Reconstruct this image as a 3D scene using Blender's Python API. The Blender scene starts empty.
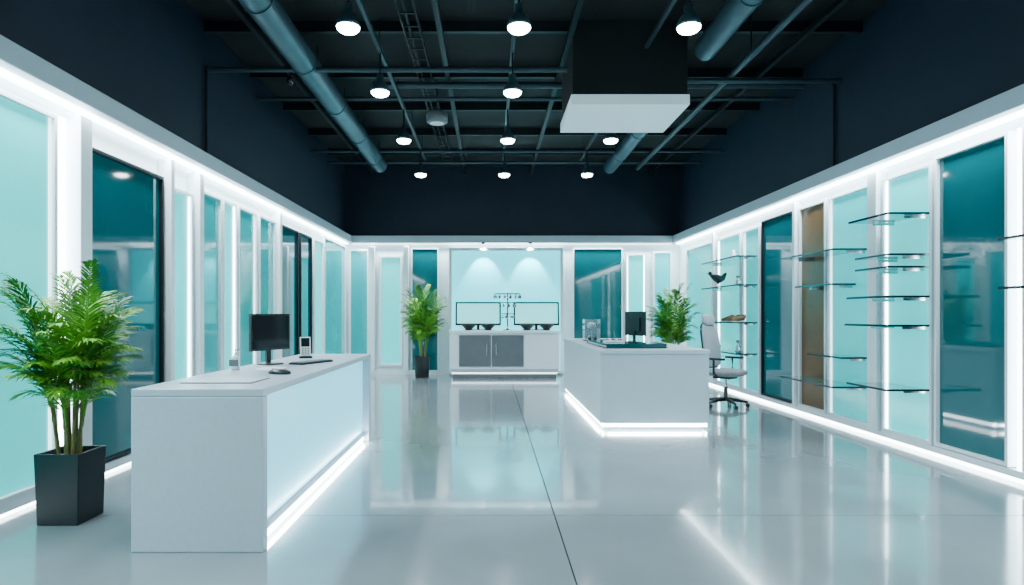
import bpy, math, random
from mathutils import Vector, Matrix, Euler
random.seed(7)
scene = bpy.context.scene
COL = scene.collection

# ---------------------------------------------------------------- materials
def mat(name, col, rough=0.5, metal=0.0, emis=None, estr=0.0, coat=0.0, trans=0.0, ior=1.45,
        noise=0.04, nscale=6.0, bump=0.0, rvar=0.0, alpha=1.0):
    m = bpy.data.materials.new(name); m.use_nodes = True
    nt = m.node_tree; b = nt.nodes['Principled BSDF']
    tc = nt.nodes.new('ShaderNodeTexCoord'); nz = nt.nodes.new('ShaderNodeTexNoise')
    nz.inputs['Scale'].default_value = nscale; nz.inputs['Detail'].default_value = 3
    nt.links.new(tc.outputs['Object'], nz.inputs['Vector'])
    rp = nt.nodes.new('ShaderNodeValToRGB')
    lo = [max(0, c*(1-noise)) for c in col]; hi = [min(1, c*(1+noise)) for c in col]
    rp.color_ramp.elements[0].position = .3; rp.color_ramp.elements[1].position = .7
    rp.color_ramp.elements[0].color = (*lo, 1); rp.color_ramp.elements[1].color = (*hi, 1)
    nt.links.new(nz.outputs['Fac'], rp.inputs['Fac']); nt.links.new(rp.outputs['Color'], b.inputs['Base Color'])
    b.inputs['Roughness'].default_value = rough
    b.inputs['Metallic'].default_value = metal
    b.inputs['IOR'].default_value = ior
    b.inputs['Coat Weight'].default_value = coat
    b.inputs['Coat Roughness'].default_value = .04
    b.inputs['Transmission Weight'].default_value = trans
    b.inputs['Alpha'].default_value = alpha
    if emis:
        b.inputs['Emission Color'].default_value = (*emis, 1); b.inputs['Emission Strength'].default_value = estr
    if rvar > 0:
        mr = nt.nodes.new('ShaderNodeMapRange')
        mr.inputs['To Min'].default_value = max(0.0, rough-rvar); mr.inputs['To Max'].default_value = rough+rvar
        nt.links.new(nz.outputs['Fac'], mr.inputs['Value']); nt.links.new(mr.outputs['Result'], b.inputs['Roughness'])
    if bump > 0:
        bp = nt.nodes.new('ShaderNodeBump'); bp.inputs['Strength'].default_value = bump; bp.inputs['Distance'].default_value = .01
        nt.links.new(nz.outputs['Fac'], bp.inputs['Height']); nt.links.new(bp.outputs['Normal'], b.inputs['Normal'])
    return m

M = dict(
 floor=mat('polished_concrete', (.21,.25,.27), .13, nscale=1.2, noise=.08, rvar=.03, coat=.45),
 joint=mat('floor_joint', (.03,.04,.05), .7),
 white=mat('white_lacquer', (.78,.87,.91), .35, noise=.01),
 wallw=mat('white_wall_paint', (.76,.88,.92), .5, noise=.02),
 desk=mat('desk_solid_surface', (.40,.475,.54), .3, noise=.03, nscale=30),
 corn=mat('cornice_paint', (.46,.54,.60), .4, noise=.02),
 navy=mat('navy_wall_paint', (.0050,.0125,.028), .6, noise=.15, nscale=2),
 black=mat('black_ceiling_paint', (.002,.003,.0045), .8, noise=.2),
 steel=mat('galvanised_duct', (.06,.115,.14), .4, metal=.6, noise=.15, nscale=5),
 pipe=mat('painted_pipe', (.03,.052,.066), .45, metal=.4, noise=.1),
 dpipe=mat('dark_pipe', (.007,.011,.015), .5, metal=.3, noise=.1),
 dteal=mat('dark_teal_glass', (.001,.085,.10), .05, coat=.6, noise=.12, nscale=.8, emis=(0,.32,.36), estr=.06),  # slight emission put into the colour to lift the teal; not a lamp
 teal=mat('teal_glass', (.003,.26,.28), .07, coat=.4, noise=.08, nscale=.8, emis=(0,.46,.48), estr=.42),  # glow painted in by emission to brighten plain glass
 aqua=mat('frosted_aqua_backlit_glass', (.02,.52,.54), .2, noise=.05, nscale=.8, emis=(.03,.82,.82), estr=.95),
 aquad=mat('frosted_aqua_glass', (.015,.42,.45), .2, noise=.05, nscale=.8, emis=(.01,.68,.70), estr=.70),
 niche=mat('niche_aqua_panel', (.06,.60,.68), .4, noise=.04, nscale=1, emis=(.05,.80,.92), estr=1.7),
 led=mat('led_diffuser', (.9,.95,1), .4, emis=(.84,.97,1), estr=15),
 ledsoft=mat('led_soft_diffuser', (.9,.95,1), .4, emis=(.84,.97,1), estr=3),
 deskglow=mat('desk_frosted_glow_panel', (.20,.58,.68), .3, emis=(.16,.70,.95), estr=1.25, noise=.05, nscale=1.5),
 lamp=mat('lamp_lens', (1,1,1), .4, emis=(.93,.98,1), estr=35),
 brown=mat('bronze_panel', (.14,.072,.024), .35, metal=.2, noise=.15, nscale=3),
 shelf=mat('tinted_glass_shelf', (.10,.34,.36), .05, trans=.55, coat=.5),
 shelfedge=mat('shelf_dark_edge', (.004,.02,.026), .2),
 black_pl=mat('black_plastic', (.006,.008,.011), .35, noise=.1),
 pot=mat('pot_charcoal', (.006,.009,.012), .45, noise=.2, nscale=10),
 soil=mat('potting_soil', (.03,.02,.012), .9, noise=.4, nscale=40, bump=.6),
 leaf=mat('palm_leaf', (.030,.16,.010), .42, noise=.5, nscale=7),
 leaf2=mat('palm_leaf_young', (.12,.34,.014), .42, noise=.3, nscale=7),
 cane=mat('palm_cane', (.20,.17,.05), .55, noise=.35, nscale=18),
 grey=mat('grey_drawer', (.12,.135,.15), .4, noise=.05),
 chrome=mat('brushed_metal', (.5,.54,.56), .25, metal=1, noise=.05),
 screen=mat('screen_glow', (.1,.5,.52), .2, emis=(.18,.85,.90), estr=1.6),
 screend=mat('screen_dark', (.008,.012,.016), .08),
 dglass=mat('display_case_glass', (.004,.10,.11), .04, coat=1),
 clear=mat('clear_acrylic', (.75,.88,.9), .04, trans=.9),
 chairw=mat('chair_shell_grey', (.33,.38,.42), .5, noise=.06),
 chairf=mat('chair_fabric', (.22,.25,.275), .8, noise=.15, nscale=40, bump=.3),
 bottle=mat('bottle_plastic', (.62,.68,.70), .3),
 paper=mat('paper_white', (.8,.84,.86), .6),
 tan=mat('tan_leather', (.25,.14,.07), .5, noise=.2, nscale=15),
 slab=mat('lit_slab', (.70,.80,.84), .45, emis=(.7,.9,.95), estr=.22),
)

# ---------------------------------------------------------------- mesh builder
class MB:
    def __init__(s, name): s.name=name; s.v=[]; s.f=[]; s.m=[]; s.mats=[]; s.sm=[]
    def mi(s, k):
        if k not in s.mats: s.mats.append(k)
        return s.mats.index(k)
    def add(s, vs, fs, k, T=None, smooth=False):
        o=len(s.v); i=s.mi(k)
        for p in vs:
            p=Vector(p)
            if T is not None: p = T @ p
            s.v.append(p)
        for f in fs: s.f.append([o+q for q in f]); s.m.append(i); s.sm.append(smooth)
    def box(s, x0,x1,y0,y1,z0,z1,k,T=None):
        x0,x1=sorted((x0,x1)); y0,y1=sorted((y0,y1)); z0,z1=sorted((z0,z1))
        vs=[(x0,y0,z0),(x1,y0,z0),(x1,y1,z0),(x0,y1,z0),(x0,y0,z1),(x1,y0,z1),(x1,y1,z1),(x0,y1,z1)]
        s.add(vs,[(0,3,2,1),(4,5,6,7),(0,1,5,4),(1,2,6,5),(2,3,7,6),(3,0,4,7)],k,T)
    def tube(s, pts, r, k, n=10, T=None, caps=True):
        pts=[Vector(p) for p in pts]; rs = r if isinstance(r,(list,tuple)) else [r]*len(pts)
        vs=[]; fs=[]
        for i,p in enumerate(pts):
            d=(pts[min(i+1,len(pts)-1)]-pts[max(i-1,0)]).normalized()
            up=Vector((0,0,1)) if abs(d.z)<.95 else Vector((1,0,0))
            a=d.cross(up).normalized(); b=d.cross(a).normalized()
            for j in range(n):
                t=2*math.pi*j/n; vs.append(p+(a*math.cos(t)+b*math.sin(t))*rs[i])
        for i in range(len(pts)-1):
            for j in range(n):
                q=(j+1)%n; fs.append((i*n+j,i*n+q,(i+1)*n+q,(i+1)*n+j))
        s.add(vs,fs,k,T,True)
        if caps:
            s.add(vs[:n],[tuple(range(n))],k,T); s.add(vs[-n:],[tuple(range(n))],k,T)
    def lathe(s, prof, k, c=(0,0,0), n=24, T=None):
        vs=[]; fs=[]
        for (r,z) in prof:
            for j in range(n):
                t=2*math.pi*j/n; vs.append((c[0]+r*math.cos(t), c[1]+r*math.sin(t), c[2]+z))
        for i in range(len(prof)-1):
            for j in range(n):
                q=(j+1)%n; fs.append((i*n+j,i*n+q,(i+1)*n+q,(i+1)*n+j))
        s.add(vs,fs,k,T,True)
    def done(s, bevel=0, parent=None, seg=2):
        me=bpy.data.meshes.new(s.name); me.from_pydata([tuple(p) for p in s.v],[],s.f)
        for k in s.mats: me.materials.append(M[k])
        for p,i,sm in zip(me.polygons,s.m,s.sm): p.material_index=i; p.use_smooth=sm
        me.update()
        ob=bpy.data.objects.new(s.name,me); COL.objects.link(ob)
        if bevel>0:
            b=ob.modifiers.new('bevel','BEVEL'); b.width=bevel; b.segments=seg; b.limit_method='ANGLE'; b.angle_limit=math.radians(50)
        if parent: ob.parent=parent
        return ob
def empty(name, loc=(0,0,0)):
    e=bpy.data.objects.new(name,None); e.location=loc; COL.objects.link(e); e.empty_display_size=.1; return e
def area(name, loc, rot, sx, sy, power, col=(.86,.96,1), parent=None, spread=None):
    l=bpy.data.lights.new(name,'AREA'); l.shape='RECTANGLE'; l.size=sx; l.size_y=sy; l.energy=power; l.color=col
    if spread: l.spread=math.radians(spread)
    o=bpy.data.objects.new(name,l); o.location=loc; o.rotation_euler=rot; COL.objects.link(o)
    if parent: o.parent=parent
    return o

XL,XR,YB,YF,ZC = -3.3,4.3,14.1,-2.5,4.74
# ---------------------------------------------------------------- room shell
b=MB('floor')
b.box(XL-.1,XR+.1,YF,YB+.1,-.2,-.03,'joint')
xs=[XL-.1,.435,XR+.1]; ys=[YF,4.18,YB+.1]
for i in range(2):
    for j in range(2):
        b.box(xs[i]+.004,xs[i+1]-.004,ys[j]+.004,ys[j+1]-.004,-.03,0,'floor')
b.done()
for nm,x0,x1,y0,y1 in (('wall_left',XL-.1,XL,YF,YB),('wall_right',XR,XR+.1,YF,YB),('wall_back',XL-.1,XR+.1,YB,YB+.1)):
    b=MB(nm); b.box(x0,x1,y0,y1,0,3.0,'wallw'); b.box(x0,x1,y0,y1,3.0,ZC,'navy'); b.done()
b=MB('ceiling'); b.box(XL-.1,XR+.1,YF,YB+.1,ZC,ZC+.1,'black'); b.done()

# cornice with cove LED (one continuous trim per side)
b=MB('trim_1'); b.box(XL,XL+.2,YF,YB,2.97,3.13,'corn'); b.done(.008)
b=MB('trim_2'); b.box(XR-.2,XR,YF,YB,2.97,3.13,'corn'); b.done(.008)
b=MB('trim_3'); b.box(XL+.2,XR-.2,YB-.2,YB,2.97,3.13,'corn'); b.done(.008)
e=MB('cove_led_strip'); e.box(XL+.03,XL+.10,YF,YB-.1,2.945,2.97,'led'); e.done()
e=MB('cove_led_strip'); e.box(XR-.10,XR-.03,YF,YB-.1,2.945,2.97,'led'); e.done()
e=MB('cove_led_strip'); e.box(XL+.2,XR-.2,YB-.09,YB-.03,2.945,2.97,'ledsoft'); e.done()
CW=(.80,.95,1)
area('cove_light',(XL+.13,(YF+YB)/2,2.94),(0,math.radians(-12),0),.1,YB-YF-.4,340,CW,spread=130)
area('cove_light',(XR-.13,(YF+YB)/2,2.94),(0,math.radians(12),0),.1,YB-YF-.4,340,CW,spread=130)
area('cove_light',((XL+XR)/2,YB-.13,2.94),(math.radians(-12),0,0),XR-XL-.6,.1,220,CW,spread=105)
# baseboards w/ LED
b=MB('baseboard_left'); b.box(XL,XL+.07,YF,YB,.03,.10,'white'); b.box(XL,XL+.05,YF,YB,0,.03,'led'); b.done()
b=MB('baseboard_right'); b.box(XR-.07,XR,YF,YB,.04,.10,'white'); b.box(XR-.05,XR,YF,YB,0,.04,'led'); b.done()
b=MB('baseboard_back'); b.box(XL+.07,XR-.07,YB-.06,YB,0,.10,'white'); b.done()

# ---------------------------------------------------------------- wall panels
def wbox(b, side, a0,a1,z0,z1,n0,n1,k):
    if side=='L': b.box(XL+n0,XL+n1,a0,a1,z0,z1,k)
    elif side=='R': b.box(XR-n1,XR-n0,a0,a1,z0,z1,k)
    else: b.box(a0,a1,YB-n1,YB-n0,z0,z1,k)
def panel(side,a0,a1,k,z0=.14,z1=2.72,led=False,fr='white',fw=.035,name='glass_cladding_panel',depth=.085):
    a0,a1=sorted((a0,a1))
    b=MB(name)
    wbox(b,side,a0,a1,z0,z1,.001,.05,k)
    for (p,q,r,t) in ((a0-fw,a0,z0-fw,z1+fw),(a1,a1+fw,z0-fw,z1+fw),(a0,a1,z0-fw,z0),(a0,a1,z1,z1+fw)):
        wbox(b,side,p,q,r,t,.001,depth,fr)
    if led:
        w=.022; lk='led' if led is True else led
        wbox(b,side,a0+.002,a0+w,z0,z1,.05,.062,lk); wbox(b,side,a1-w,a1-.002,z0,z1,.05,.062,lk)
    return b.done(.003)
def pilaster(side,a,c,d=.14):
    b=MB('trim_pilaster'); wbox(b,side,a,c,.1,2.9,.001,d,'white'); b.done(.005)
S='ledsoft'
# left wall
panel('L',1.2,4.58,'aqua',z1=2.80,led=S)
b=MB('led_strip_light'); wbox(b,'L',4.68,4.74,.1,2.85,.001,.06,'led'); b.done()
panel('L',4.99,6.09,'dteal',z1=2.68,fw=.03,fr='dpipe')
panel('L',6.28,6.69,'aqua',z1=2.62,led=True)
panel('L',6.93,7.42,'teal')
panel('L',7.52,7.86,'aqua',led=True)
panel('L',7.98,8.54,'teal',led=S)
panel('L',8.69,9.29,'teal')
panel('L',9.50,10.40,'dteal',fr='dpipe')
panel('L',10.58,11.19,'dteal',fr='dpipe')
panel('L',11.40,11.98,'aqua')
panel('L',12.10,13.85,'teal',z0=.1,z1=2.85)
for a,c in ((4.79,4.93),(6.15,6.22),(6.76,6.86),(9.34,9.44)): pilaster('L',a,c)
# back wall
panel('B',-3.15,-2.78,'teal',z0=.1,z1=2.8)
pilaster('B',-2.74,-2.60,.16)
panel('B',-2.46,-2.03,'aqua',z0=.25,z1=2.65,led=False,fw=.05)
pilaster('B',-1.95,-1.84,.16)
panel('B',-1.76,-1.19,'dteal',z0=.1,z1=2.84,fw=.02)
panel('B',-.86,1.58,'niche',z0=.1,z1=2.80,fw=.06,depth=.2,name='lit_display_niche')
panel('B',1.90,2.98,'dteal',z0=.1,z1=2.84,fw=.02)
panel('B',3.10,3.50,'aqua',z0=.15,z1=2.7,led=True)
panel('B',3.72,4.08,'aquad',z0=.15,z1=2.75)
for x in (-.15,.9):
    e=empty('niche_downlight',(x,YB-.27,2.92))
    l=bpy.data.lights.new('beam','SPOT'); l.energy=220; l.spot_size=math.radians(72); l.spot_blend=.5; l.color=(.85,.98,1); l.shadow_soft_size=.03
    o=bpy.data.objects.new('beam',l); o.location=(0,0,-.02); o.rotation_euler=(math.radians(16),0,0); COL.objects.link(o); o.parent=e
    b=MB('fitting'); b.lathe([(.035,0),(.04,.0),(.04,.05),(.0,.05)],'chrome'); b.lathe([(0,0),(.034,0)],'lamp',(0,0,.005)); b.done(0,e)
# right wall
panel('R',11.75,13.3,'aquad')
panel('R',10.5,11.5,'aqua',led=True)
panel('R',9.75,10.33,'aquad',led=S)
panel('R',8.62,9.62,'dteal',fw=.025,fr='dpipe',z1=2.78)
panel('R',7.83,8.45,'brown',z1=2.78)
panel('R',6.93,7.72,'aquad',z1=2.78,led=S)
panel('R',5.96,6.64,'aqua',led=True,z1=2.78)
panel('R',5.08,5.86,'dteal',fw=.03,fr='white',z1=2.82)
b=MB('led_strip_light'); wbox(b,'R',4.96,5.0,.1,2.85,.001,.05,'led'); b.done()
panel('R',2.0,4.88,'aqua',z1=2.82)
for a,c in ((6.70,6.86),(8.50,8.56),(11.6,11.68)): pilaster('R',a,c,.13)

# ---------------------------------------------------------------- glass shelves
def shelf(y0,y1,z,proj=.38):
    b=MB('glass_shelf')
    b.box(XR-.06-proj,XR-.055,y0,y1,z,z+.014,'shelf')
    b.box(XR-.066-proj,XR-.06-proj,y0,y1,z-.003,z+.018,'shelfedge')
    b.box(XR-.064-proj,XR-.055,y0-.006,y0,z-.003,z+.018,'shelfedge')
    for yy in (y0+.08,y1-.08):
        b.box(XR-.06-proj*.5,XR-.045,yy-.008,yy+.008,z-.03,z-.002,'chrome')
    b.done()
for z,y0,y1,p in ((2.08,6.95,8.2,.40),(1.70,7.2,8.0,.3),(.86,6.95,7.7,.3),(.53,6.95,8.2,.4)): shelf(y0,y1,z,p)
for z,y0,y1,p in ((2.32,5.95,6.6,.42),(1.93,6.0,6.55,.38),(1.81,6.0,6.55,.38),(1.52,5.95,6.6,.44),(1.24,5.95,6.6,.46),(.62,5.95,6.6,.44)): shelf(y0,y1,z,p)
for z in (2.28,1.82,1.22,.72): shelf(9.85,11.45,z,.33)
for z in (1.93,1.55): shelf(3.9,4.8,z,.3)

# ---------------------------------------------------------------- reception desk
b=MB('reception_desk')
X0,X1,Y0,Y1,H=-2.04,-1.29,3.52,6.72,.93
b.box(X0,X1,Y0,Y1,H-.045,H,'desk')
b.box(X0,X1,Y0,Y0+.08,0,H-.045,'desk')
b.box(X0,X1,Y1-.10,Y1,0,H-.045,'desk')
b.box(X1-.12,X1-.07,Y0+.08,Y1-.10,.10,H-.045,'deskglow')
b.box(X1-.16,X1-.12,Y0+.08,Y1-.10,.0,H-.045,'desk')
b.box(X1-.12,X1-.06,Y0+.08,Y1-.10,.05,.10,'desk')
b.box(X1-.12,X1-.055,Y0+.08,Y1-.10,.008,.05,'led')
b.box(X0+.1,X1-.16,Y0+.08,Y0+.5,.08,H-.045,'grey')
b.box(X0+.15,X1-.16,Y0+.5,Y1-.1,.45,.47,'desk')
b.done(.006)
area('desk_led_light',(X1-.045,(Y0+Y1)/2,.04),(0,math.radians(-65),0),.03,2.95,22,CW)
area('desk_led_light',(X1-.03,(Y0+Y1)/2,.105),(0,math.radians(170),0),.03,2.95,7,CW)

def monitor(name,loc,rz,w=.5,h=.3,lift=.13,scr='screend',tilt=0):
    b=MB(name); T=Matrix.Translation(loc)@Matrix.Rotation(rz,4,'Z')
    b.lathe([(0,.0),(.11,.0),(.11,.008),(.03,.014),(.0,.014)],'black_pl',T=T)
    b.box(-.025,.025,.01,.03,.01,lift+h*.5,'black_pl',T)
    T2=T@Matrix.Translation((0,0,lift))@Matrix.Rotation(tilt,4,'X')
    b.box(-w/2,w/2,-.012,.012,0,h,'black_pl',T2)
    b.box(-w/2+.012,w/2-.012,-.0135,-.012,.018,h-.012,scr,T2)
    b.box(-w*.28,w*.28,.012,.03,h*.2,h*.75,'black_pl',T2)
    return b.done(.003)
monitor('computer_monitor',(-1.88,5.30,H),math.radians(68),.47,.31,.12)
b=MB('keyboard'); T=Matrix.Translation((-1.56,5.42,H))@Matrix.Rotation(math.radians(68),4,'Z')
b.box(-.21,.21,-.07,.07,0,.016,'black_pl',T)
for r in range(5):
    for c in range(14):
        b.box(-.20+c*.0286,-.20+c*.0286+.024,-.062+r*.025,-.062+r*.025+.020,.016,.021,'grey',T)
b.done()
b=MB('computer_mouse'); T=Matrix.Translation((-1.50,4.42,H))@Matrix.Rotation(1.2,4,'Z')@Matrix.Diagonal((1.0,1.9,.8,1))
b.lathe([(0,0),(.045,0),(.05,.012),(.044,.028),(.028,.040),(.0,.045)],'black_pl',T=T); b.box(-.004,.004,.01,.035,.03,.047,'chrome',T); b.done()
b=MB('desk_pad'); b.box(-1.90,-1.46,3.80,4.12,H,H+.004,'black_pl'); b.box(-1.89,-1.47,3.81,4.11,H+.004,H+.006,'corn'); b.done()
b=MB('pump_bottle'); b.lathe([(0,0),(.03,0),(.033,.01),(.033,.09),(.025,.105),(.012,.11),(.012,.125),(.0,.125)],'bottle',(-1.95,4.75,H))
b.tube([(-1.95,4.75,H+.12),(-1.95,4.75,H+.155),(-1.92,4.75,H+.155)],.006,'grey'); b.box(-1.985,-1.915,4.715,4.718,H+.03,H+.08,'grey'); b.done()
b=MB('card_terminal'); T=Matrix.Translation((-1.80,6.05,H))@Matrix.Rotation(math.radians(20),4,'Z')
b.box(-.06,.06,-.05,.05,0,.02,'black_pl',T); T2=T@Matrix.Translation((0,0,.02))@Matrix.Rotation(math.radians(-18),4,'X')
b.box(-.05,.05,-.012,.012,0,.19,'bottle',T2); b.box(-.04,.04,-.014,-.012,.09,.18,'screend',T2)
for i in range(3):
    for j in range(4): b.box(-.035+i*.026,-.017+i*.026,-.015,-.012,.012+j*.018,.024+j*.018,'grey',T2)
b.done(.002)
b=MB('paper_stack'); b.box(-1.80,-1.62,4.72,4.96,H,H+.006,'paper',); b.done()

# ---------------------------------------------------------------- display island
b=MB('display_counter')
X0,X1,Y0,Y1,H2=1.29,2.59,7.28,10.9,.94
b.box(X0,X1,Y0,Y1,H2-.05,H2,'corn'); b.box(X0+.012,X1-.012,Y0+.012,Y1-.012,.075,H2-.05,'corn')
b.box(X0+.07,X1-.07,Y0+.07,Y1-.07,0,.075,'desk')
b.box(X0+.03,X1-.03,Y0+.03,Y0+.06,.030,.075,'led'); b.box(X0+.03,X0+.06,Y0+.03,Y1-.03,.030,.075,'led'); b.box(X1-.06,X1-.03,Y0+.03,Y1-.03,.030,.075,'led')
b.done(.006)
area('island_led_light',(X0+.02,(Y0+Y1)/2,.05),(0,math.radians(60),0),.03,3.4,24,CW)
area('island_led_light',((X0+X1)/2,Y0+.02,.05),(math.radians(-60),0,0),1.1,.03,9,CW)
H2+=.002
b=MB('glass_display_case'); cx0,cx1,cy0,cy1=X0+.12,X0+.88,Y0+.3,Y0+1.75
b.box(cx0,cx1,cy0,cy1,H2,H2+.012,'black_pl'); b.box(cx0+.01,cx1-.01,cy0+.01,cy1-.01,H2+.012,H2+.045,'dglass')
b.box(cx0,cx1,cy0,cy1,H2+.045,H2+.055,'dglass')
for (p,q) in ((cx0,cy0),(cx1-.015,cy0),(cx0,cy1-.015),(cx1-.015,cy1-.015)): b.box(p,p+.015,q,q+.015,H2,H2+.055,'chrome')
b.done()
b=MB('jewellery_tray'); b.box(1.50,1.74,8.0,8.25,H2+.057,H2+.07,'paper'); 
for i in range(4): b.lathe([(0,0),(.018,0),(.02,.02),(0,.03)],'chrome',(1.53+.06*i,8.12,H2+.07),10)
b.done(.002)
b=MB('perfume_bottle'); b.box(1.46,1.50,9.2,9.26,H2,H2+.08,'black_pl'); b.lathe([(.012,0),(.012,.03),(0,.03)],'chrome',(1.48,9.23,H2+.08),10); b.done(.004)
b=MB('perfume_bottle'); b.lathe([(0,0),(.035,0),(.035,.06),(.012,.08),(.012,.11),(0,.11)],'black_pl',(1.58,9.3,H2),14); b.done()
monitor('computer_monitor',(2.18,9.3,H2),math.radians(112),.5,.36,.10)
b=MB('acrylic_display_box'); cx,cy=1.62,9.9
for dx in (-.12,.12): b.box(cx+dx-.004,cx+dx+.004,cy-.12,cy+.12,H2,H2+.34,'clear')
for dy in (-.12,.12): b.box(cx-.124,cx+.124,cy+dy-.004,cy+dy+.004,H2,H2+.34,'clear')
b.box(-.13+cx,.13+cx,cy-.13,cy+.13,H2,H2+.012,'black_pl'); b.tube([(cx,cy,H2+.01),(cx,cy,H2+.2)],.012,'chrome'); b.lathe([(0,.0),(.05,.02),(.07,.07),(.06,.10),(0,.12)],'paper',(cx,cy,H2+.18)); b.done()
b=MB('pen_tray'); b.box(1.95,2.2,9.75,9.9,H2,H2+.03,'black_pl'); b.box(1.97,2.18,9.77,9.88,H2+.03,H2+.034,'paper'); b.done(.003)

# ---------------------------------------------------------------- back counter
b=MB('back_counter')
X0,X1,Y0,Y1,H3=-.88,1.50,13.20,13.80,1.02
b.box(X0,X1,Y0,Y1,H3-.06,H3,'white'); b.box(X0+.02,X1-.02,Y0+.03,Y1,.14,H3-.06,'white')
b.box(X0+.08,X1-.08,Y0+.09,Y1,0,.14,'grey')
b.box(X0+.06,X1-.06,Y0+.05,Y0+.09,.09,.12,'ledsoft')
b.box(X0+.22,X0+.90,Y0+.01,Y0+.03,.25,.92,'grey'); b.box(X0+.92,X0+1.60,Y0+.01,Y0+.03,.25,.92,'grey')
b.box(X0+.80,X0+.82,Y0-.01,Y0+.01,.5,.75,'chrome'); b.box(X0+1.0,X0+1.02,Y0-.01,Y0+.01,.5,.75,'chrome')
b.box(X0+.05,X1-.05,Y0+.0,Y0+.03,.16,.20,'desk')
b.done(.005)
for cx in (-.26,1.02):
    b=MB('display_screen')
    T=Matrix.Translation((cx,13.62,H3+.10))@Matrix.Rotation(math.radians(-8),4,'X')
    b.box(-.50,.50,-.015,.015,0,.52,'black_pl',T); b.box(-.465,.465,-.018,-.015,.045,.485,'screen',T)
    T=Matrix.Translation((cx,13.62,H3+.10))
    b.box(-.3,.3,-.10,.10,-.10,-.085,'black_pl',T); b.box(-.03,.03,.03,.06,-.09,.2,'black_pl',T)
    b.done(.004)
for cx in (-.46,-.04,.80,1.22):
    b=MB('black_bowl'); b.lathe([(0,0),(.06,0),(.07,.02),(.15,.10),(.16,.13),(.14,.13),(.06,.04),(0,.035)],'black_pl',(cx,13.36,H3)); b.done()
b=MB('jewellery_stand'); cx,cy=.38,13.42
b.lathe([(0,0),(.10,0),(.10,.02),(.018,.035),(.016,.80),(0,.83)],'chrome',(cx,cy,H3))
for rr,zz,n in ((.28,.79,14),(.17,.60,9),(.12,.36,7)):
    ring=[(cx+rr*math.cos(t*math.pi/12),cy+rr*.45*math.sin(t*math.pi/12),H3+zz) for t in range(25)]
    b.tube(ring,.011,'grey',6,caps=False)
    b.tube([(cx-rr,cy,H3+zz),(cx+rr,cy,H3+zz)],.009,'grey',6)
    for i in range(n):
        a=6.283*i/n; ex,ey=cx+rr*math.cos(a),cy+rr*.45*math.sin(a)
        b.tube([(ex,ey,H3+zz),(ex,ey,H3+zz-.04)],.004,'grey',5)
        b.lathe([(0,-.11),(.026,-.09),(.03,-.065),(.010,-.035),(0,-.03)],'grey' if i%2 else 'chrome',(ex,ey,H3+zz),8)
b.done()

# ---------------------------------------------------------------- office chair
b=MB('office_chair'); T=Matrix.Translation((3.46,9.1,0))@Matrix.Rotation(math.radians(42),4,'Z')   # local -Y is front
for i in range(5):
    a=2*math.pi*i/5+.3; ex,ey=.30*math.cos(a),.30*math.sin(a)
    b.tube([(0,0,.12),(ex*.5,ey*.5,.105),(ex,ey,.08)],[.035,.026,.018],'black_pl',8,T)
    for sgn in (-1,1):
        ox,oy=-math.sin(a)*.018*sgn,math.cos(a)*.018*sgn
        b.tube([(ex+ox*.3,ey+oy*.3,.032),(ex+ox*1.3,ey+oy*1.3,.032)],.032,'black_pl',12,T)
b.tube([(0,0,.10),(0,0,.30)],.03,'black_pl',12,T); b.tube([(0,0,.28),(0,0,.44)],.018,'chrome',12,T)
b.box(-.12,.12,-.12,.14,.42,.46,'black_pl',T)
def cushion(b,T,w,d,h,k,curve=0,nx=10,ny=10,ex=5):
    vs=[];fs=[]
    for i in range(nx+1):
        for j in range(ny*2):
            u=i/nx*2-1; t=j/(ny*2)*2*math.pi
            rr=(1-abs(u)**ex)**(1/ex)
            c,s=math.cos(t),math.sin(t)
            y=math.copysign(abs(c)**.5,c); z=math.copysign(abs(s)**.7,s)
            vs.append((u*w/2, y*d/2*max(rr,.5), z*h/2*max(rr,.3)+curve*u*u))
    n=ny*2
    for i in range(nx):
        for j in range(n): fs.append((i*n+j,i*n+(j+1)%n,(i+1)*n+(j+1)%n,(i+1)*n+j))
    b.add(vs,fs,k,T,True); b.add(vs[:n],[tuple(range(n))],k,T); b.add(vs[-n:],[tuple(range(n))],k,T)
cushion(b,T@Matrix.Translation((0,0,.50)),.52,.50,.10,'chairf',.012)
cushion(b,T@Matrix.Translation((0,.25,.90))@Matrix.Rotation(math.radians(82),4,'X'),.46,.66,.07,'chairw',.03)
cushion(b,T@Matrix.Translation((0,.29,1.27))@Matrix.Rotation(math.radians(80),4,'X'),.30,.18,.07,'chairw',.02)
# dark rim of the backrest
rim=[]
for t in range(33):
    u=2*math.pi*t/32; cxx=math.copysign(abs(math.cos(u))**.4,math.cos(u))*.225; zz=math.copysign(abs(math.sin(u))**.4,math.sin(u))*.325
    rim.append((cxx,.245+zz*.14,.90+zz))
b.tube(rim,.014,'black_pl',6,T,caps=False)
b.tube([(0,.1,.45),(0,.28,.48),(0,.33,.70),(0,.33,1.28)],.022,'black_pl',8,T)
for sx in (-.28,.28):
    b.tube([(sx*.7,.02,.46),(sx,.04,.50),(sx,.04,.70)],.016,'black_pl',8,T); b.box(sx-.035,sx+.035,-.12,.14,.70,.73,'black_pl',T)
b.done(.004)

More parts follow.
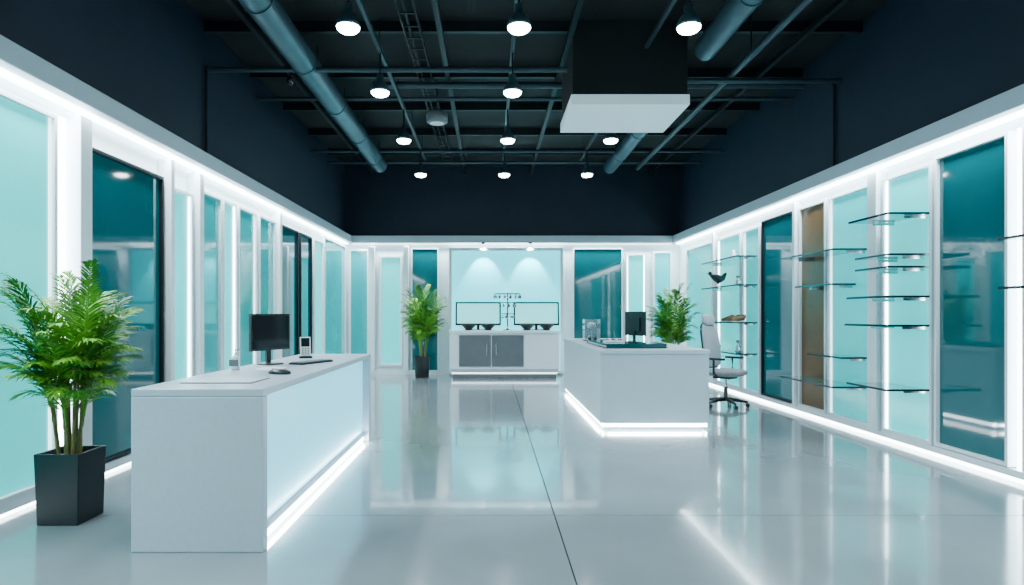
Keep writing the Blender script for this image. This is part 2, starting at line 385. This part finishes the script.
# ---------------------------------------------------------------- palms
def palm(name,loc,potw,poth,height,spread,nfr,seed,nleaf=24,canes=9,round_pot=False,lw=.013,low=.40,ll0=.085,xmin=None,xmax=None,zlow=.60):
    R=random.Random(seed); e=empty(name,loc)
    b=MB('pot')
    if round_pot:
        b.lathe([(0,0),(potw*.40,0),(potw*.5,poth),(potw*.46,poth),(potw*.44,poth-.04),(0,poth-.04)],'pot')
    else:
        w0,w1=potw*.46,potw*.5
        vs=[]
        for (w,z) in ((w0,0),(w1,poth),(w1-.02,poth),(w1-.03,poth-.05)):
            vs+=[(-w,-w,z),(w,-w,z),(w,w,z),(-w,w,z)]
        fs=[(3,2,1,0)]
        for i in range(3):
            for j in range(4): q=(j+1)%4; fs.append((i*4+j,i*4+q,(i+1)*4+q,(i+1)*4+j))
        b.add(vs,fs,'pot')
        w=w1-.03; b.add([(-w,-w,poth-.045),(w,-w,poth-.045),(w,w,poth-.045),(-w,w,poth-.045)],[(0,1,2,3)],'soil')
    if round_pot: b.lathe([(0,.0),(potw*.44,0)],'soil',(0,0,poth-.03))
    b.done(.006,e)
    b=MB('foliage')
    tips=[]
    for i in range(canes):
        a=6.283*i/canes+R.uniform(-.3,.3); r=R.uniform(.03,potw*.26)
        base=Vector((r*math.cos(a),r*math.sin(a),poth-.05))
        h=height*R.uniform(low,low+.16)
        lean=h*R.uniform(.02,.12)
        top=Vector((base.x+math.cos(a)*lean,base.y+math.sin(a)*lean,poth+h-poth*.55))
        mid=base.lerp(top,.5)+Vector((math.cos(a),math.sin(a),0))*(-.01)
        b.tube([base,mid,top],[.011,.009,.006],'cane',7)
        tips.append((base,top,a))
    for i in range(nfr):
        base,top,a0=tips[i%canes]
        st=base.lerp(top,R.uniform(.40,1.0))
        a=a0+R.uniform(-1.3,1.3)+ (2.4 if R.random()<.25 else 0)
        up=((i*0.618)%1.0)
        reach=spread*(.25+.75*math.sin(math.pi*min(1,(1-up)*.75+.12)))*R.uniform(.8,1.0)
        d=Vector((math.cos(a),math.sin(a),0))
        if xmin is not None and st.x+d.x*reach<xmin: reach=max(.08,(xmin-st.x)/d.x)
        if xmax is not None and st.x+d.x*reach>xmax: reach=max(.08,(xmax-st.x)/d.x)
        ztop=height*(zlow+(.98-zlow)*up)*R.uniform(.90,1.0)
        rise=max(.12,ztop-st.z)
        droop=rise*R.uniform(.15,.6)*(1-up)
        side=Vector((-d.y,d.x,0))
        N=14; pts=[]
        for k in range(N+1):
            s=k/N
            pts.append(st+d*(reach*(s**1.35))+Vector((0,0,rise*(1-(1-s)**1.5)-droop*s**2.5)))
        b.tube(pts,[.005*(1-.8*k/N)+.001 for k in range(N+1)],'leaf2',5,caps=False)
        lm='leaf' if R.random()<.5 else 'leaf2'
        for q in range(nleaf):
            s=.22+.78*q/(nleaf-1); f=s*N; k=min(int(f),N-1); p=pts[k].lerp(pts[k+1],f-k)
            tan=(pts[k+1]-pts[k]).normalized()
            ll=height*ll0*(math.sin(math.pi*min(1,(s*.80+.14)))**.7)*R.uniform(.85,1.15)
            nrm=side.cross(tan).normalized()
            for sg in (-1,1):
                ang=math.radians(58-32*s+R.uniform(-7,7))
                dr=(tan*math.cos(ang)+side*sg*math.sin(ang)+nrm*R.uniform(-.15,.25)).normalized()
                w=lw*R.uniform(.85,1.15); wv=dr.cross(nrm).normalized()*w
                p1=p+dr*ll*.35; p2=p+dr*ll*.7+Vector((0,0,-ll*.07)); p3=p+dr*ll+Vector((0,0,-ll*.24))
                b.add([p-wv*.3,p+wv*.3,p1+wv,p1-wv,p2+wv*.75,p2-wv*.75,p3],[(0,1,2,3),(3,2,4,5),(5,4,6)],lm)
    b.done(0,e)
    return e
palm('potted_palm',(-2.77,4.10,0),.29,.46,1.78,.46,88,3,nleaf=28,canes=14,lw=.0066,xmin=-.36,xmax=.36,ll0=.082,low=.36,zlow=.52)
palm('potted_palm',(-1.47,13.40,0),.36,.46,2.12,.52,56,5,nleaf=20,canes=9,lw=.012,round_pot=True,low=.28,ll0=.095,zlow=.50)
palm('potted_palm',(3.62,12.3,0),.36,.46,2.06,.54,56,9,nleaf=20,canes=9,lw=.012,round_pot=True,low=.28,ll0=.095,xmin=-.45,xmax=.42,zlow=.50)

# ---------------------------------------------------------------- ceiling structure
b=MB('ventilation_duct')
b.tube([(-2.17,YF,4.3),(-2.17,12.2,4.3)],.15,'steel',24)
y=-1.5
while y<12.2: b.tube([(-2.17,y,4.3),(-2.17,y+.04,4.3)],.160,'steel',24); b.tube([(-2.17,y+.6,4.3),(-2.17,y+.6,ZC)],.008,'dpipe',6); y+=1.45
b.done()
b=MB('ventilation_duct')
b.tube([(2.43,8.3,4.35),(2.43,12.6,4.35)],.13,'steel',24); b.tube([(2.43,YF,4.35),(2.43,7.0,4.35)],.13,'steel',24)
y=-1.5
while y<12.4:
    if not 6.8<y<8.4: b.tube([(2.43,y,4.35),(2.43,y+.04,4.35)],.14,'steel',24); b.tube([(2.43,y+.3,4.35),(2.43,y+.3,ZC)],.008,'dpipe',6)
    y+=1.45
b.done()
b=MB('sprinkler_pipe'); b.tube([(2.95,YF,4.28),(2.95,12.4,4.28)],.04,'pipe'); 
for y in (1,4,7,10): b.tube([(2.95,y,4.28),(2.95,y,ZC)],.008,'dpipe',6)
b.done()
b=MB('ceiling_pipe'); Z=4.22
b.tube([(XL,7.25,Z),(.9,7.25,Z)],.032,'pipe'); b.tube([(2.32,7.6,Z),(XR,7.6,Z)],.032,'pipe')
b.tube([(XL+.03,7.15,Z),(XL+.03,7.15,3.13)],.018,'dpipe',8); b.tube([(XR-.03,7.7,Z),(XR-.03,7.7,3.13)],.018,'dpipe',8); b.done()
for y,z,r,x0 in ((8.8,4.42,.028,XL),(8.5,4.50,.045,-1.6),(11.4,4.36,.03,XL),(12.6,4.45,.03,XL)):
    b=MB('ceiling_pipe'); b.tube([(x0,y,z),(XR,y,z)],r,'pipe'); b.done()
b=MB('ceiling_joists')
y=.3
while y<14:
    b.box(XL,XR,y,y+.06,4.62,ZC,'dpipe')
    y+=1.37
for x in (-2.7,-.6,.9,3.6): b.box(x,x+.06,YF,YB,4.56,4.62,'dpipe')
b.done()
b=MB('cable_tray')
for x in (-.98,-.80): b.box(x,x+.015,YF,12.8,4.56,4.61,'dpipe')
y=YF+.1
while y<12.7: b.box(-.98,-.785,y,y+.02,4.562,4.575,'dpipe'); y+=.3
b.tube([(-.9,YF,4.59),(-.88,4,4.59),(-.92,8,4.59),(-.88,12.7,4.59)],.015,'dpipe',8)
b.done()
for x in (-1.27,.26,1.78):
    b=MB('lighting_track')
    segs=[(YF,12.2)] if x<1 else [(YF,7.05),(8.25,12.2)]
    for a,c in segs:
        b.box(x-.02,x+.02,a,c,4.38,4.42,'pipe')
        yy=a+.6
        while yy<c: b.tube([(x,yy,4.42),(x,yy,ZC)],.006,'dpipe',5); yy+=1.5
    b.done()
for x in (-1.27,.26,1.78):
    for y in (-.9,.9,2.7,5.55,7.17,9.14,11.37):  # rows nearest the camera are unseen, added to light the desk front
        if x>1 and y==7.17: continue
        e=empty('pendant_lamp',(x,y,3.93))
        b=MB('housing')
        b.tube([(0,0,.14),(0,0,.45)],.012,'dpipe',8)
        b.lathe([(0,.20),(.035,.20),(.04,.19),(.045,.12),(.07,.095),(.105,.03),(.11,-.005),(.10,-.005),(.09,.03)],'steel')
        b.lathe([(.105,.0),(.10,-.02),(.08,-.04),(.05,-.05),(0,-.055)],'lamp')
        b.done(0,e)
        l=bpy.data.lights.new('lamp_light','SPOT'); l.energy=66; l.spot_size=math.radians(140); l.spot_blend=.7; l.color=(.80,.93,1); l.shadow_soft_size=.09
        o=bpy.data.objects.new('lamp_light',l); o.location=(0,0,-.09); COL.objects.link(o); o.parent=e
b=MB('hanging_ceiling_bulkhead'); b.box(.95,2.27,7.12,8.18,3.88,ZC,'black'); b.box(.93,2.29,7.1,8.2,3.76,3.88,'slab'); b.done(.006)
b=MB('ceiling_speaker'); b.lathe([(0,0),(.12,0),(.15,.02),(.155,.12),(.13,.16),(0,.17)],'grey',(-.76,8.9,4.10)); b.lathe([(0,0),(.1,0)],'bottle',(-.76,8.9,4.098)); b.tube([(-.76,8.9,4.26),(-.76,8.9,ZC)],.012,'pipe',6); b.done()
b=MB('security_camera'); b.tube([(-2.45,7.6,4.26),(-2.45,7.6,ZC)],.010,'pipe',6); b.lathe([(0,-.05),(.025,-.045),(.04,-.02),(.04,.02),(.03,.04),(0,.04)],'chrome',(-2.45,7.6,4.22)); b.tube([(-2.45,7.6,4.2),(-2.40,7.5,4.14)],.02,'black_pl',8); b.done()

# ---------------------------------------------------------------- shelf decor
b=MB('bird_figurine'); bx,by,bz=4.02,10.9,1.836
b.tube([(bx-.16,by,bz+.22),(bx-.08,by,bz+.18),(bx,by,bz+.14),(bx+.07,by,bz+.16),(bx+.13,by,bz+.25)],[.010,.055,.085,.05,.02],'black_pl',12)
b.lathe([(0,-.035),(.03,-.02),(.035,0),(.02,.03),(0,.035)],'black_pl',(bx-.15,by,bz+.24)); b.tube([(bx-.17,by,bz+.24),(bx-.22,by,bz+.235)],[.010,.002],'black_pl',6)
for d in (-.02,.02): b.tube([(bx,by+d,bz+.1),(bx,by+d,bz)],.006,'black_pl',6)
b.lathe([(0,0),(.05,0),(.05,.01),(0,.01)],'black_pl',(bx,by,bz)); b.done()
for i,yy in enumerate((10.15,10.35,10.6)):
    b=MB('leather_shoe'); z=1.236
    b.tube([(3.96,yy,z+.035),(4.02,yy,z+.04),(4.09,yy,z+.06),(4.16,yy,z+.07)],[.02,.036,.042,.045],'tan',10); b.box(3.94,4.18,yy-.035,yy+.035,z,z+.015,'paper'); b.tube([(4.15,yy,z+.06),(4.15,yy,z+.12)],[.04,.036],'tan',10,caps=False); b.done()
for yy,zz,k,hh in ((10.2,1.836,'clear',.16),(10.4,2.296,'paper',.14),(11.1,.736,'black_pl',.15),(10.2,.736,'clear',.2)):
    b=MB('small_vase'); b.lathe([(0,0),(.04,0),(.055,hh*.4),(.025,hh*.75),(.032,hh),(.026,hh),(.02,hh*.75)],k,(4.08,yy,zz),16); b.done()

# ---------------------------------------------------------------- world, camera
w=bpy.data.worlds.new('world'); scene.world=w; w.use_nodes=True
bg=w.node_tree.nodes['Background']; bg.inputs[0].default_value=(.40,.60,.72,1); bg.inputs[1].default_value=.12
cam=bpy.data.cameras.new('camera'); co=bpy.data.objects.new('camera',cam); COL.objects.link(co); scene.camera=co
cam.sensor_fit='HORIZONTAL'; cam.sensor_width=36; cam.lens=36*620/1024
cam.shift_x=(512-490)/1024; cam.shift_y=(315-292.5)/1024
cam.clip_start=.05
co.location=(0,0,1.35); co.rotation_euler=(math.radians(90),0,0)
